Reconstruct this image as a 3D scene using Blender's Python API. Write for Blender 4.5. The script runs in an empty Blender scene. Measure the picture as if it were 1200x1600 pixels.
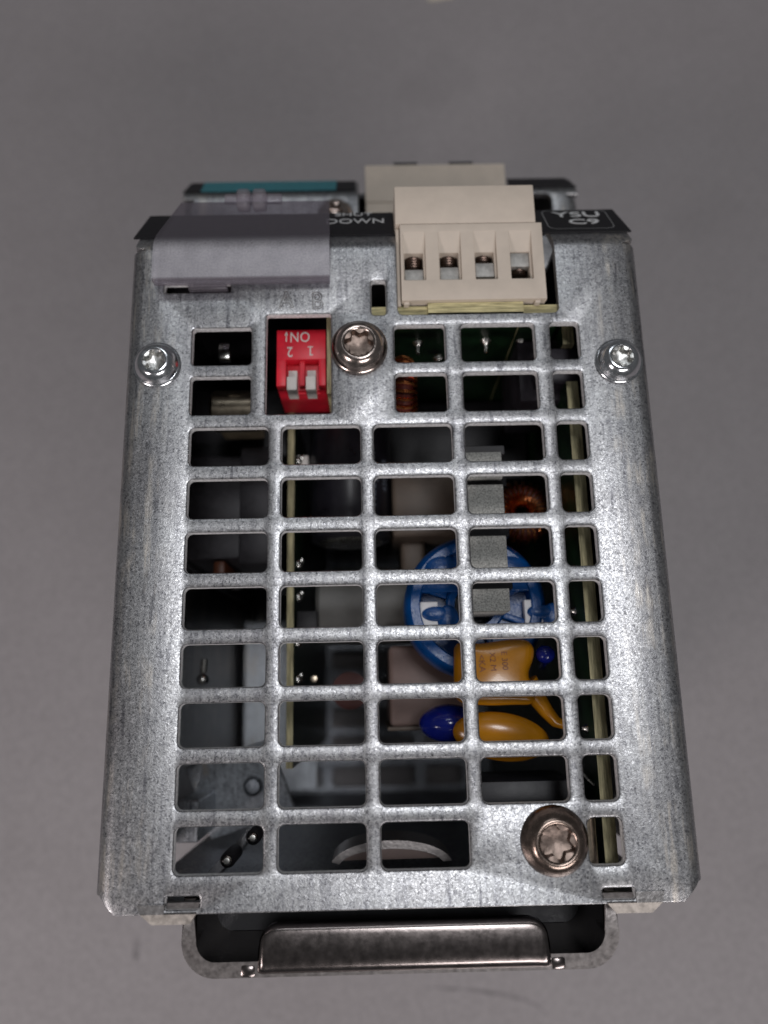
import bpy, bmesh, math, random
from mathutils import Vector, Matrix, Euler

random.seed(7)
S = 0.001                      # everything below is written in millimetres
sc = bpy.context.scene
col = sc.collection
PI = math.pi

# ------------------------------------------------------------------ camera
cam_d = bpy.data.cameras.new('camera')
cam = bpy.data.objects.new('camera', cam_d)
col.objects.link(cam)
R = Matrix(((0.99974048, 0.01933814, -0.01204201),
            (-0.02159212, 0.97289429, -0.23024005),
            (0.00726319, 0.23044031, 0.97305936)))
cam.matrix_world = Matrix.Translation(Vector((-2.2116, -15.4144, 99.3467)) * S) @ R.to_4x4()
cam_d.sensor_fit = 'VERTICAL'
cam_d.sensor_height = 36.0
cam_d.lens = 27.0
cam_d.clip_start = 0.004
cam_d.clip_end = 50
cam_d.dof.use_dof = True
cam_d.dof.focus_distance = 0.0995
cam_d.dof.aperture_fstop = 13.0
sc.camera = cam

# ------------------------------------------------------------------ world, lamps, exposure
world = bpy.data.worlds.new('World')
sc.world = world
world.use_nodes = True
bg = world.node_tree.nodes['Background']
bg.inputs['Color'].default_value = (0.95, 0.97, 1.0, 1)
bg.inputs['Strength'].default_value = 0.07

def area(name, loc, target, size, size_y, power, colr):
    d = bpy.data.lights.new(name, 'AREA')
    d.shape = 'RECTANGLE'
    d.size, d.size_y = size, size_y
    d.energy = power
    d.color = colr
    o = bpy.data.objects.new(name, d)
    col.objects.link(o)
    o.location = loc
    o.rotation_euler = (Vector(target) - Vector(loc)).to_track_quat('-Z', 'Y').to_euler()
    return o

area('ceiling_panel_light', (0.13, 0.14, 1.25), (0, 0, 0), 0.26, 0.22, 3.8, (0.96, 0.97, 1.0))
area('far_panel_light', (-0.05, 0.85, 1.10), (0, 0, 0), 0.45, 0.20, 1.1, (0.90, 0.95, 1.0))
area('front_window_light', (0.20, -0.50, 0.40), (0.05, -0.06, -0.05), 0.36, 0.10, 1.6, (1.0, 0.95, 0.95))
area('desk_lamp_light', (-0.42, -0.33, 0.34), (-0.10, -0.10, -0.1), 0.14, 0.14, 1.05, (1.0, 0.90, 0.89))

sc.view_settings.view_transform = 'Standard'
sc.view_settings.look = 'None'
sc.view_settings.exposure = 0.0
sc.view_settings.gamma = 1.0

# ------------------------------------------------------------------ materials
def new_mat(name):
    m = bpy.data.materials.new(name)
    m.use_nodes = True
    nt = m.node_tree
    return m, nt, nt.nodes['Principled BSDF']

def N(nt, kind, **kw):
    n = nt.nodes.new(kind)
    for k, v in kw.items():
        if k in n.inputs:
            n.inputs[k].default_value = v
        else:
            setattr(n, k, v)
    return n

def ramp(nt, fac, stops):
    r = nt.nodes.new('ShaderNodeValToRGB')
    e = r.color_ramp.elements
    while len(e) < len(stops):
        e.new(0.5)
    for i, (p, c) in enumerate(stops):
        e[i].position = p
        e[i].color = c if len(c) == 4 else (*c, 1)
    nt.links.new(fac, r.inputs['Fac'])
    return r.outputs['Color']

def plain(name, c, rough=0.5, metal=0.0, noise=0.12, scale=900, bump=0.1, bscale=2500, spec=0.5, coat=0.0, stretch=(1, 1, 1)):
    m, nt, p = new_mat(name)
    tc = N(nt, 'ShaderNodeTexCoord')
    mp = N(nt, 'ShaderNodeMapping')
    mp.inputs['Scale'].default_value = stretch
    nt.links.new(tc.outputs['Object'], mp.inputs['Vector'])
    nz = N(nt, 'ShaderNodeTexNoise', Scale=scale, Detail=4.0, Roughness=0.6)
    nt.links.new(mp.outputs['Vector'], nz.inputs['Vector'])
    lo = tuple(max(0, x * (1 - noise * 1.6)) for x in c)
    hi = tuple(min(1, x * (1 + noise * 1.6)) for x in c)
    nt.links.new(ramp(nt, nz.outputs['Fac'], [(0.3, lo), (0.7, hi)]), p.inputs['Base Color'])
    p.inputs['Metallic'].default_value = metal
    p.inputs['Specular IOR Level'].default_value = spec
    p.inputs['Coat Weight'].default_value = coat
    rr = N(nt, 'ShaderNodeMapRange')
    rr.inputs['To Min'].default_value = max(0.02, rough - 0.08)
    rr.inputs['To Max'].default_value = min(1, rough + 0.08)
    nt.links.new(nz.outputs['Fac'], rr.inputs['Value'])
    nt.links.new(rr.outputs['Result'], p.inputs['Roughness'])
    if bump:
        nb = N(nt, 'ShaderNodeTexNoise', Scale=bscale, Detail=3.0)
        nt.links.new(mp.outputs['Vector'], nb.inputs['Vector'])
        b = N(nt, 'ShaderNodeBump', Strength=bump, Distance=0.0001)
        nt.links.new(nb.outputs['Fac'], b.inputs['Height'])
        nt.links.new(b.outputs['Normal'], p.inputs['Normal'])
    return m

def galvanized(name, base_lo, base_hi, rough=0.42, bump=0.5, metal=0.9):
    """Zinc coated sheet: fine worm-like grain, vertical rolling marks, smudges."""
    m, nt, p = new_mat(name)
    L = nt.links.new
    tc = N(nt, 'ShaderNodeTexCoord')
    # distorted fine grain
    warp = N(nt, 'ShaderNodeTexNoise', Scale=2400.0, Detail=2.0)
    L(tc.outputs['Object'], warp.inputs['Vector'])
    wv = N(nt, 'ShaderNodeVectorMath', operation='SCALE')
    wv.inputs['Scale'].default_value = 0.0009
    L(warp.outputs['Color'], wv.inputs[0])
    ad = N(nt, 'ShaderNodeVectorMath', operation='ADD')
    L(tc.outputs['Object'], ad.inputs[0])
    L(wv.outputs[0], ad.inputs[1])
    grain = N(nt, 'ShaderNodeTexNoise', Scale=3900.0, Detail=3.0, Roughness=0.72)
    L(ad.outputs[0], grain.inputs['Vector'])
    fleck = N(nt, 'ShaderNodeTexVoronoi', Scale=4300.0)
    L(ad.outputs[0], fleck.inputs['Vector'])
    # rolling marks along the sheet
    mp = N(nt, 'ShaderNodeMapping')
    mp.inputs['Scale'].default_value = (1, 0.03, 1)
    L(tc.outputs['Object'], mp.inputs['Vector'])
    roll = N(nt, 'ShaderNodeTexNoise', Scale=1400.0, Detail=3.0)
    L(mp.outputs['Vector'], roll.inputs['Vector'])
    mp2 = N(nt, 'ShaderNodeMapping')
    mp2.inputs['Scale'].default_value = (1, 0.12, 1)
    L(tc.outputs['Object'], mp2.inputs['Vector'])
    scr = N(nt, 'ShaderNodeTexNoise', Scale=1100.0, Detail=1.0)
    L(mp2.outputs['Vector'], scr.inputs['Vector'])
    smudge = N(nt, 'ShaderNodeTexNoise', Scale=70.0, Detail=3.0)
    L(tc.outputs['Object'], smudge.inputs['Vector'])
    c0 = ramp(nt, grain.outputs['Fac'], [(0.35, base_lo), (0.44, tuple((a * 0.6 + b) / 1.6 for a, b in zip(base_lo, base_hi))), (0.62, base_hi)])
    c1 = ramp(nt, roll.outputs['Fac'], [(0.3, (0.72, 0.72, 0.74)), (0.55, (1, 1, 1))])
    c2 = ramp(nt, scr.outputs['Fac'], [(0.27, (0.58, 0.58, 0.60)), (0.36, (1, 1, 1))])
    c3 = ramp(nt, smudge.outputs['Fac'], [(0.3, (0.86, 0.84, 0.84)), (0.65, (1, 1, 1))])
    cell = N(nt, 'ShaderNodeSeparateColor')
    L(fleck.outputs['Color'], cell.inputs[0])
    c4 = ramp(nt, cell.outputs[0], [(0.0, (0.50, 0.50, 0.52)), (0.14, (0.70, 0.70, 0.72)), (0.24, (0.96, 0.96, 0.96)), (0.84, (1.04, 1.04, 1.04)), (0.95, (1.35, 1.35, 1.35))])
    cur = c0
    for c in (c1, c2, c3, c4):
        mx = N(nt, 'ShaderNodeMix', data_type='RGBA', blend_type='MULTIPLY')
        mx.inputs['Factor'].default_value = 1.0
        L(cur, mx.inputs['A'])
        L(c, mx.inputs['B'])
        cur = mx.outputs['Result']
    # wear rubbed along the two long edges
    sx = N(nt, 'ShaderNodeSeparateXYZ')
    L(tc.outputs['Object'], sx.inputs[0])
    ab = N(nt, 'ShaderNodeMath', operation='ABSOLUTE')
    L(sx.outputs['X'], ab.inputs[0])
    band = N(nt, 'ShaderNodeMapRange')
    band.inputs['From Min'].default_value = 0.0292
    band.inputs['From Max'].default_value = 0.0318
    L(ab.outputs[0], band.inputs['Value'])
    mp3 = N(nt, 'ShaderNodeMapping')
    mp3.inputs['Scale'].default_value = (1, 0.07, 1)
    L(tc.outputs['Object'], mp3.inputs['Vector'])
    wr = N(nt, 'ShaderNodeTexNoise', Scale=950.0, Detail=5.0, Roughness=0.7)
    L(mp3.outputs['Vector'], wr.inputs['Vector'])
    pt = N(nt, 'ShaderNodeTexNoise', Scale=190.0, Detail=3.0)
    L(tc.outputs['Object'], pt.inputs['Vector'])
    wm = N(nt, 'ShaderNodeMapRange')
    wm.inputs['From Min'].default_value = 0.50
    wm.inputs['From Max'].default_value = 0.62
    L(wr.outputs['Fac'], wm.inputs['Value'])
    pm = N(nt, 'ShaderNodeMapRange')
    pm.inputs['From Min'].default_value = 0.42
    pm.inputs['From Max'].default_value = 0.60
    L(pt.outputs['Fac'], pm.inputs['Value'])
    m1 = N(nt, 'ShaderNodeMath', operation='MULTIPLY')
    L(band.outputs['Result'], m1.inputs[0]); L(wm.outputs['Result'], m1.inputs[1])
    m2 = N(nt, 'ShaderNodeMath', operation='MULTIPLY')
    L(m1.outputs[0], m2.inputs[0]); L(pm.outputs['Result'], m2.inputs[1])
    wx = N(nt, 'ShaderNodeMix', data_type='RGBA')
    L(m2.outputs[0], wx.inputs['Factor'])
    L(cur, wx.inputs['A'])
    wx.inputs['B'].default_value = (0.62, 0.58, 0.53, 1)
    cur = wx.outputs['Result']
    L(cur, p.inputs['Base Color'])
    p.inputs['Metallic'].default_value = metal
    rr = N(nt, 'ShaderNodeMapRange')
    rr.inputs['To Min'].default_value = rough - 0.12
    rr.inputs['To Max'].default_value = rough + 0.14
    L(fleck.outputs['Distance'], rr.inputs['Value'])
    L(rr.outputs['Result'], p.inputs['Roughness'])
    add = N(nt, 'ShaderNodeMath', operation='ADD')
    L(grain.outputs['Fac'], add.inputs[0])
    L(fleck.outputs['Distance'], add.inputs[1])
    b = N(nt, 'ShaderNodeBump', Strength=bump, Distance=0.00009)
    L(add.outputs[0], b.inputs['Height'])
    L(b.outputs['Normal'], p.inputs['Normal'])
    return m

M = {}
M['zinc'] = galvanized('galvanized_steel', (0.22, 0.222, 0.226), (0.475, 0.48, 0.487), 0.35, 0.10)
M['zinc_shaded'] = galvanized('galvanized_steel_shaded', (0.16, 0.17, 0.19), (0.36, 0.38, 0.41), 0.42, 0.3)  # darker copy of the zinc: interior shade is put into the colour
M['zinc_lit'] = galvanized('galvanized_steel_lit', (0.42, 0.45, 0.49), (0.72, 0.76, 0.80), 0.40, 0.1, 0.6)  # paler copy of the zinc: brightness behind the left slots put into the colour
M['punched'] = plain('punched_edge', (0.80, 0.80, 0.81), 0.5, 0.15, 0.2, 2500, 0.3, 4000)
M['nickel'] = plain('dark_nickel', (0.20, 0.175, 0.168), 0.21, 1.0, 0.08, 900, 0.05, 2500)
M['nickel_edge'] = plain('sheared_nickel_edge', (0.34, 0.31, 0.30), 0.34, 1.0, 0.12, 1500, 0.2, 2500)
M['nickel_lug'] = plain('lug_nickel', (0.33, 0.315, 0.31), 0.35, 1.0, 0.22, 1200, 0.3, 2500)
M['lug_edge'] = plain('lug_cut_edge', (0.36, 0.33, 0.30), 0.55, 0.6, 0.25, 1200, 0.4, 2500)
M['screw_zinc'] = plain('bright_zinc', (0.80, 0.82, 0.85), 0.17, 1.0, 0.10, 1500, 0.06, 2500)
M['screw_nickel'] = plain('tarnished_nickel', (0.50, 0.42, 0.38), 0.20, 1.0, 0.14, 1300, 0.08, 2500)
M['screw_bronze'] = plain('bronzed_steel', (0.29, 0.225, 0.19), 0.25, 1.0, 0.18, 1300, 0.1, 2500)
M['socket_bright'] = plain('bright_socket', (0.62, 0.62, 0.60), 0.36, 1.0, 0.2, 1500, 0.25, 2500)
M['socket'] = plain('dull_socket', (0.27, 0.21, 0.18), 0.42, 1.0, 0.2, 1500, 0.25, 2500)
M['clamp'] = plain('tinned_clamp', (0.46, 0.45, 0.43), 0.6, 0.8, 0.15, 1500, 0.2, 4000)
M['clamp_screw'] = plain('dark_thread', (0.13, 0.095, 0.08), 0.35, 1.0, 0.15, 1500, 0.2, 4000)
M['beige'] = plain('beige_plastic', (0.62, 0.54, 0.455), 0.55, 0, 0.03, 400, 0.05, 6000, 0.35)
M['black_plastic'] = plain('black_plastic', (0.018, 0.017, 0.020), 0.5, 0, 0.15, 900, 0.1, 5000)
M['black_label'] = plain('black_label_film', (0.010, 0.010, 0.012), 0.42, 0, 0.1, 900, 0.05, 5000, 0.2)
M['teal'] = plain('teal_label_film', (0.045, 0.20, 0.235), 0.5, 0, 0.08, 900, 0.05, 5000, 0.3)
M['print'] = plain('white_print', (0.72, 0.72, 0.72), 0.6, 0, 0.08, 2500, 0)
M['red'] = plain('red_plastic', (0.72, 0.016, 0.038), 0.42, 0, 0.05, 900, 0.05, 5000)
M['white_plastic'] = plain('white_plastic', (0.72, 0.68, 0.64), 0.45, 0, 0.05, 900, 0.05, 5000)
M['fr4'] = plain('board_cut_edge', (0.49, 0.44, 0.265), 0.75, 0, 0.34, 900, 0.5, 3000, 0.3, 0, (4.0, 0.3, 0.3))
M['fr4_x'] = plain('board_cut_edge_cross', (0.50, 0.45, 0.25), 0.75, 0, 0.34, 900, 0.5, 3000, 0.3, 0, (0.3, 4.0, 0.3))
M['mask'] = plain('green_solder_mask', (0.006, 0.022, 0.008), 0.35, 0, 0.2, 500, 0.1, 2000)
M['speckle'] = plain('grey_capacitor_shell', (0.33, 0.33, 0.31), 0.6, 0, 0.34, 4200, 0.8, 4200, 0.4)
M['blue'] = plain('blue_plastic', (0.001, 0.060, 0.235), 0.30, 0, 0.12, 900, 0.5, 2600)
M['blue_glaze'] = plain('blue_glazed_coating', (0.006, 0.012, 0.16), 0.16, 0, 0.08, 500, 0.05, 1500)
M['amber'] = plain('amber_dipped_coating', (0.40, 0.165, 0.005), 0.24, 0, 0.06, 250, 0.06, 700, 0.5, 0.1)
M['amber_print'] = plain('brown_stamp_ink', (0.17, 0.045, 0.008), 0.4, 0, 0.1, 900, 0)
M['copper'] = plain('enamelled_copper', (0.80, 0.30, 0.11), 0.28, 1.0, 0.1, 900, 0.05, 2000)
M['solder'] = plain('tin_solder', (0.75, 0.74, 0.70), 0.25, 1.0, 0.1, 900, 0.1, 2000)
M['sleeve'] = plain('black_capacitor_sleeve', (0.016, 0.015, 0.020), 0.3, 0, 0.15, 400, 0.03, 1000)
M['sleeve_print'] = plain('pale_sleeve_print', (0.36, 0.40, 0.48), 0.5, 0, 0.1, 900, 0)
M['alu'] = plain('capacitor_aluminium', (0.55, 0.54, 0.50), 0.28, 1.0, 0.08, 700, 0.1, 2000)
M['grey_core'] = plain('grey_ferrite', (0.16, 0.155, 0.145), 0.5, 0, 0.1, 300, 0.1, 1500)
M['pink_tape'] = plain('pinkish_tape', (0.24, 0.165, 0.145), 0.5, 0, 0.08, 300, 0.1, 1500)
M['brown_core'] = plain('brown_bobbin', (0.15, 0.115, 0.09), 0.5, 0, 0.1, 300, 0.1, 1500)
M['dark_red'] = plain('dark_red_sleeve', (0.11, 0.02, 0.014), 0.5, 0, 0.1, 300, 0.1, 1500)
M['heat_sink'] = plain('black_anodised', (0.03, 0.028, 0.032), 0.45, 0.3, 0.15, 900, 0.1, 2500)
M['brass'] = plain('pale_brass', (0.62, 0.52, 0.40), 0.32, 1.0, 0.15, 900, 0.3, 2500)
M['paper'] = plain('cream_paper', (0.66, 0.60, 0.48), 0.8, 0, 0.05, 300, 0.2, 1500)
M['white_pad'] = plain('white_pad', (0.78, 0.78, 0.80), 0.5, 0, 0.05, 900, 0.1, 2500)

# plastic of the flap: smoky upper leaf, frosted lower leaf with sheen in its colour
def see_through(name, c, rough, lo, hi, bump, ior):
    m, nt, p = new_mat(name)
    p.inputs['Base Color'].default_value = (*c, 1)
    p.inputs['Roughness'].default_value = rough
    p.inputs['IOR'].default_value = ior
    tc = N(nt, 'ShaderNodeTexCoord')
    nz = N(nt, 'ShaderNodeTexNoise', Scale=3600.0, Detail=3.0)
    nt.links.new(tc.outputs['Object'], nz.inputs['Vector'])
    b = N(nt, 'ShaderNodeBump', Strength=bump, Distance=0.0001)
    nt.links.new(nz.outputs['Fac'], b.inputs['Height'])
    nt.links.new(b.outputs['Normal'], p.inputs['Normal'])
    tr = N(nt, 'ShaderNodeBsdfTransparent')
    tr.inputs['Color'].default_value = (0.90, 0.87, 0.91, 1)
    mxs = N(nt, 'ShaderNodeMixShader')
    mr = N(nt, 'ShaderNodeMapRange')
    mr.inputs['From Min'].default_value = 0.3
    mr.inputs['From Max'].default_value = 0.7
    mr.inputs['To Min'].default_value = lo
    mr.inputs['To Max'].default_value = hi
    nt.links.new(nz.outputs['Fac'], mr.inputs['Value'])
    nt.links.new(mr.outputs['Result'], mxs.inputs['Fac'])
    nt.links.new(tr.outputs[0], mxs.inputs[1])
    nt.links.new(p.outputs[0], mxs.inputs[2])
    nt.links.new(mxs.outputs[0], nt.nodes['Material Output'].inputs['Surface'])
    return m
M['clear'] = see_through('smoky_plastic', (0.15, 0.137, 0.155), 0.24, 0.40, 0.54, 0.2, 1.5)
# lamp sheen of the frosted lower leaf painted as paler colour, fading over the fold
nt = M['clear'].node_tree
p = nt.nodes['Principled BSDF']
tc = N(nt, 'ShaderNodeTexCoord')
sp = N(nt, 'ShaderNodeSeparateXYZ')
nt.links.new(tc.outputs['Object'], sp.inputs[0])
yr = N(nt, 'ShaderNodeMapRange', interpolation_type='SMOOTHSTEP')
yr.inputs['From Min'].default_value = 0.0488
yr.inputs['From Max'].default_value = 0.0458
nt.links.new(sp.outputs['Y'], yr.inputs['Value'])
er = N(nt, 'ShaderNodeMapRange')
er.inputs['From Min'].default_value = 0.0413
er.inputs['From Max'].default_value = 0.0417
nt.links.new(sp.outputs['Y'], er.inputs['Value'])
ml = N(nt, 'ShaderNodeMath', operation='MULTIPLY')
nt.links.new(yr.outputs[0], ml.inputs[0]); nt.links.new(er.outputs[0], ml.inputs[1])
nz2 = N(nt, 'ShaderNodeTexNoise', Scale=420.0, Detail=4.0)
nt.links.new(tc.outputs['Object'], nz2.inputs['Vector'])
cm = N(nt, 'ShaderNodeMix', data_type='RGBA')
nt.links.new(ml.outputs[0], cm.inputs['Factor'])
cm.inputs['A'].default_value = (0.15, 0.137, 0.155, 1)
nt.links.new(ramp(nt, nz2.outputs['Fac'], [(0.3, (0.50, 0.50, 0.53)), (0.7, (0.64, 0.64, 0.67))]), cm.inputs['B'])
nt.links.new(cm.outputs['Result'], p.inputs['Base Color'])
M['tab'] = see_through('clear_tab_plastic', (0.30, 0.28, 0.30), 0.16, 0.25, 0.40, 0.2, 1.5)

# table top: plain grey laminate with faint mottling and a few scuffs
m, nt, p = new_mat('grey_table_laminate')
tc = N(nt, 'ShaderNodeTexCoord')
n1 = N(nt, 'ShaderNodeTexNoise', Scale=45.0, Detail=5.0, Roughness=0.6)
n2 = N(nt, 'ShaderNodeTexNoise', Scale=900.0, Detail=3.0)
n3 = N(nt, 'ShaderNodeTexNoise', Scale=26.0, Detail=2.0)
for n in (n1, n2, n3):
    nt.links.new(tc.outputs['Object'], n.inputs['Vector'])
cA = ramp(nt, n1.outputs['Fac'], [(0.3, (0.266, 0.246, 0.250)), (0.7, (0.280, 0.260, 0.265))])
cB = ramp(nt, n2.outputs['Fac'], [(0.35, (0.88, 0.88, 0.88)), (0.65, (1.08, 1.08, 1.08))])
cC = ramp(nt, n3.outputs['Fac'], [(0.27, (0.95, 0.95, 0.95)), (0.34, (1, 1, 1))])
mx = N(nt, 'ShaderNodeMix', data_type='RGBA', blend_type='MULTIPLY'); mx.inputs['Factor'].default_value = 1
mx2 = N(nt, 'ShaderNodeMix', data_type='RGBA', blend_type='MULTIPLY'); mx2.inputs['Factor'].default_value = 1
nt.links.new(cA, mx.inputs['A']); nt.links.new(cB, mx.inputs['B'])
nt.links.new(mx.outputs['Result'], mx2.inputs['A']); nt.links.new(cC, mx2.inputs['B'])
nt.links.new(mx2.outputs['Result'], p.inputs['Base Color'])
p.inputs['Roughness'].default_value = 0.55
bb = N(nt, 'ShaderNodeBump', Strength=0.15, Distance=0.0002)
nt.links.new(n2.outputs['Fac'], bb.inputs['Height'])
nt.links.new(bb.outputs['Normal'], p.inputs['Normal'])
M['table'] = m
M['scuff'] = plain('scuffed_laminate', (0.205, 0.19, 0.194), 0.6, 0, 0.25, 300, 0)

# ------------------------------------------------------------------ mesh helpers
BASE_Z = -112.0                                            # table level under the device

def finish(name, bm, mats, parent=None, smooth=32, world_mm=True):
    """Links one bmesh (mm, device coordinates) as one mesh object."""
    bmesh.ops.recalc_face_normals(bm, faces=bm.faces[:])
    for v in bm.verts:
        v.co *= S
    me = bpy.data.meshes.new(name)
    bm.to_mesh(me)
    bm.free()
    for mm in (mats if isinstance(mats, (list, tuple)) else [mats]):
        me.materials.append(mm)
    if smooth:
        me.polygons.foreach_set('use_smooth', [True] * len(me.polygons))
        me.set_sharp_from_angle(angle=math.radians(smooth))
    o = bpy.data.objects.new(name, me)
    col.objects.link(o)
    if parent is not None:
        o.parent = parent
        if parent.type == 'EMPTY':
            o.location = -parent.location                  # device parts are written in device coordinates
    return o

def box(bm, x0, x1, y0, y1, z0, z1, r=0.0, seg=2, mi=0, rot=None, piv=None):
    t = bmesh.new()
    vs = bmesh.ops.create_cube(t, size=1.0)['verts']
    for v in vs:
        v.co = Vector(((x0 + x1) / 2 + v.co.x * (x1 - x0), (y0 + y1) / 2 + v.co.y * (y1 - y0), (z0 + z1) / 2 + v.co.z * (z1 - z0)))
    if r > 0:
        bmesh.ops.bevel(t, geom=t.edges[:], offset=r, segments=seg, profile=0.5, affect='EDGES')
    if rot is not None:
        bmesh.ops.rotate(t, verts=t.verts[:], cent=piv or Vector(((x0 + x1) / 2, (y0 + y1) / 2, (z0 + z1) / 2)), matrix=Euler(rot).to_matrix())
    for f in t.faces:
        f.material_index = mi
    merge(bm, t)

def merge(bm, t):
    me = bpy.data.meshes.new('tmp')
    t.to_mesh(me)
    t.free()
    bm.from_mesh(me)
    bpy.data.meshes.remove(me)

def lathe(bm, prof, c, seg=40, axis='Z', mi=0, shape=None):
    """Revolve (r, h) about an axis through c. shape(r_index, angle) scales the radius."""
    rings = []
    for i, (r, h) in enumerate(prof):
        if r < 1e-6:
            rings.append([bm.verts.new(place(0, 0, h, c, axis))])
            continue
        ring = []
        for k in range(seg):
            a = 2 * PI * k / seg
            rr = r * (shape(i, a) if shape else 1)
            ring.append(bm.verts.new(place(rr * math.cos(a), rr * math.sin(a), h, c, axis)))
        rings.append(ring)
    for A, B in zip(rings, rings[1:]):
        for k in range(seg):
            a0, a1 = A[k % len(A)], A[(k + 1) % len(A)]
            b0, b1 = B[k % len(B)], B[(k + 1) % len(B)]
            vs = []
            for v in (a0, a1, b1, b0):
                if v not in vs:
                    vs.append(v)
            if len(vs) > 2:
                f = bm.faces.new(vs)
                f.material_index = mi

def place(x, y, h, c, axis):
    if axis == 'Z':
        return Vector((c[0] + x, c[1] + y, c[2] + h))
    if axis == 'Y':
        return Vector((c[0] + x, c[1] + h, c[2] + y))
    return Vector((c[0] + h, c[1] + x, c[2] + y))

def tube(bm, pts, rad, sides=8, mi=0, cap=True):
    """Tube along points; rad a number or one per point."""
    pts = [Vector(p) for p in pts]
    rads = rad if isinstance(rad, (list, tuple)) else [rad] * len(pts)
    up = Vector((0, 0, 1))
    rings = []
    for i, p in enumerate(pts):
        d = (pts[min(i + 1, len(pts) - 1)] - pts[max(i - 1, 0)]).normalized()
        a = d.cross(up)
        if a.length < 1e-3:
            a = d.cross(Vector((1, 0, 0)))
        a.normalize()
        b = d.cross(a)
        up = -b if b.dot(up) < 0 and False else up
        rings.append([bm.verts.new(p + (a * math.cos(2 * PI * k / sides) + b * math.sin(2 * PI * k / sides)) * rads[i]) for k in range(sides)])
    for A, B in zip(rings, rings[1:]):
        for k in range(sides):
            f = bm.faces.new((A[k], A[(k + 1) % sides], B[(k + 1) % sides], B[k]))
            f.material_index = mi
    if cap:
        for r in (rings[0], rings[-1]):
            bm.faces.new(r).material_index = mi

def blob(bm, c, rx, ry, rz, seg=24, rings=14, mi=0, rot=None):
    t = bmesh.new()
    bmesh.ops.create_uvsphere(t, u_segments=seg, v_segments=rings, radius=1)
    mat = Matrix.Diagonal((rx, ry, rz))
    if rot:
        mat = Euler(rot).to_matrix() @ mat
    for v in t.verts:
        v.co = Vector(c) + mat @ v.co
    for f in t.faces:
        f.material_index = mi
    merge(bm, t)

def prism(bm, outline, z0, z1, mi=0):
    lo = [bm.verts.new((x, y, z0)) for x, y in outline]
    hi = [bm.verts.new((x, y, z1)) for x, y in outline]
    n = len(outline)
    fs = [bm.faces.new(lo), bm.faces.new(hi)]
    for k in range(n):
        fs.append(bm.faces.new((lo[k], lo[(k + 1) % n], hi[(k + 1) % n], hi[k])))
    for f in fs:
        f.material_index = mi

def round_rect(x0, x1, y0, y1, r, n=4):
    out = []
    for cx, cy, a0 in ((x1 - r, y1 - r, 0), (x0 + r, y1 - r, 90), (x0 + r, y0 + r, 180), (x1 - r, y0 + r, 270)):
        for k in range(n + 1):
            a = math.radians(a0 + 90 * k / n)
            out.append((cx + r * math.cos(a), cy + r * math.sin(a)))
    return out

def offset_loop(loop, d):
    """Moves a counter-clockwise loop outwards by d."""
    n = len(loop)
    out = []
    for i in range(n):
        p0, p1, p2 = Vector(loop[i - 1]), Vector(loop[i]), Vector(loop[(i + 1) % n])
        e1, e2 = (p1 - p0).normalized(), (p2 - p1).normalized()
        n1, n2 = Vector((e1.y, -e1.x)), Vector((e2.y, -e2.x))
        k = n1 + n2
        q = 1 + n1.dot(n2)
        out.append(tuple(p1 + (k / max(q, 0.25)) * d))
    return out

def sheet(outline, holes, t, b=0.22, bo=None):
    """Flat sheet, top at z = 0, all loops counter-clockwise, edges rolled over on top."""
    bm = bmesh.new()
    top_edges, bot_edges = [], []
    b_hole = b
    for loop, sgn in [(outline, -1)] + [(h, 1) for h in holes]:
        b = (bo or b_hole) if sgn < 0 else b_hole
        rings = []
        for d, z in ((b, 0.0), (b * 0.4, -b * 0.18), (b * 0.08, -b * 0.55), (0, -b * 1.1), (0, -t)):
            rings.append([bm.verts.new((x, y, z)) for x, y in offset_loop(loop, sgn * d)])
        n = len(loop)
        for A, B in zip(rings, rings[1:]):
            for k in range(n):
                f = bm.faces.new((A[k], A[(k + 1) % n], B[(k + 1) % n], B[k]))
                if sgn > 0 and (B is rings[-1] or B is rings[-2]):
                    f.material_index = 1
        for ring, lst in ((rings[0], top_edges), (rings[-1], bot_edges)):
            for k in range(n):
                lst.append(bm.edges.get((ring[k], ring[(k + 1) % n])))
    bmesh.ops.triangle_fill(bm, use_beauty=True, edges=top_edges)
    bmesh.ops.triangle_fill(bm, use_beauty=True, edges=bot_edges)
    return bm

def bisect(bm, axis, value):
    no = Vector((1, 0, 0)) if axis == 0 else Vector((0, 1, 0))
    co = no * value
    bmesh.ops.bisect_plane(bm, geom=bm.verts[:] + bm.edges[:] + bm.faces[:], plane_co=co, plane_no=no, dist=1e-5)

def fold(s, z, ro, ang):
    """Distance s past the bend line, height z above the outer face -> (outward, down offset)."""
    full = ro * ang
    phi = min(s / ro, ang)
    a = (ro + z) * math.sin(phi)
    d = -ro + (ro + z) * math.cos(phi)
    if s > full:
        a += (s - full) * math.cos(ang)
        d -= (s - full) * math.sin(ang)
    return a, d

LIP = math.radians(36)
def bend_cover(bm, ub, ro, vb, rl, v_lo, v_hi):
    """Folds side wings down 90 degrees and the front lip down 36 degrees."""
    for sgn in (-1, 1):
        for k in range(0, 7):
            bisect(bm, 0, sgn * (ub + ro * PI / 2 * k / 6))
    for k in range(0, 6):
        bisect(bm, 1, vb + rl * LIP * k / 5)
    for v in bm.verts:
        x, y, z = v.co
        if abs(x) > ub and v_lo < y < v_hi:
            a, d = fold(abs(x) - ub, z, ro, PI / 2)
            v.co = Vector((math.copysign(ub + a, x), y, d))
        elif y > vb:
            a, d = fold(y - vb, z, rl, LIP)
            v.co = Vector((x, vb + a, d))

def lip_point(x, s, h, y0=48.83, z0=-0.573):
    """Point on the slanted front lip: s down the slope, h above it."""
    return Vector((x, y0 + s * math.cos(LIP) + h * math.sin(LIP), z0 - s * math.sin(LIP) + h * math.cos(LIP)))

LIP_ROT = Matrix.Rotation(-LIP, 3, 'X')

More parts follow.
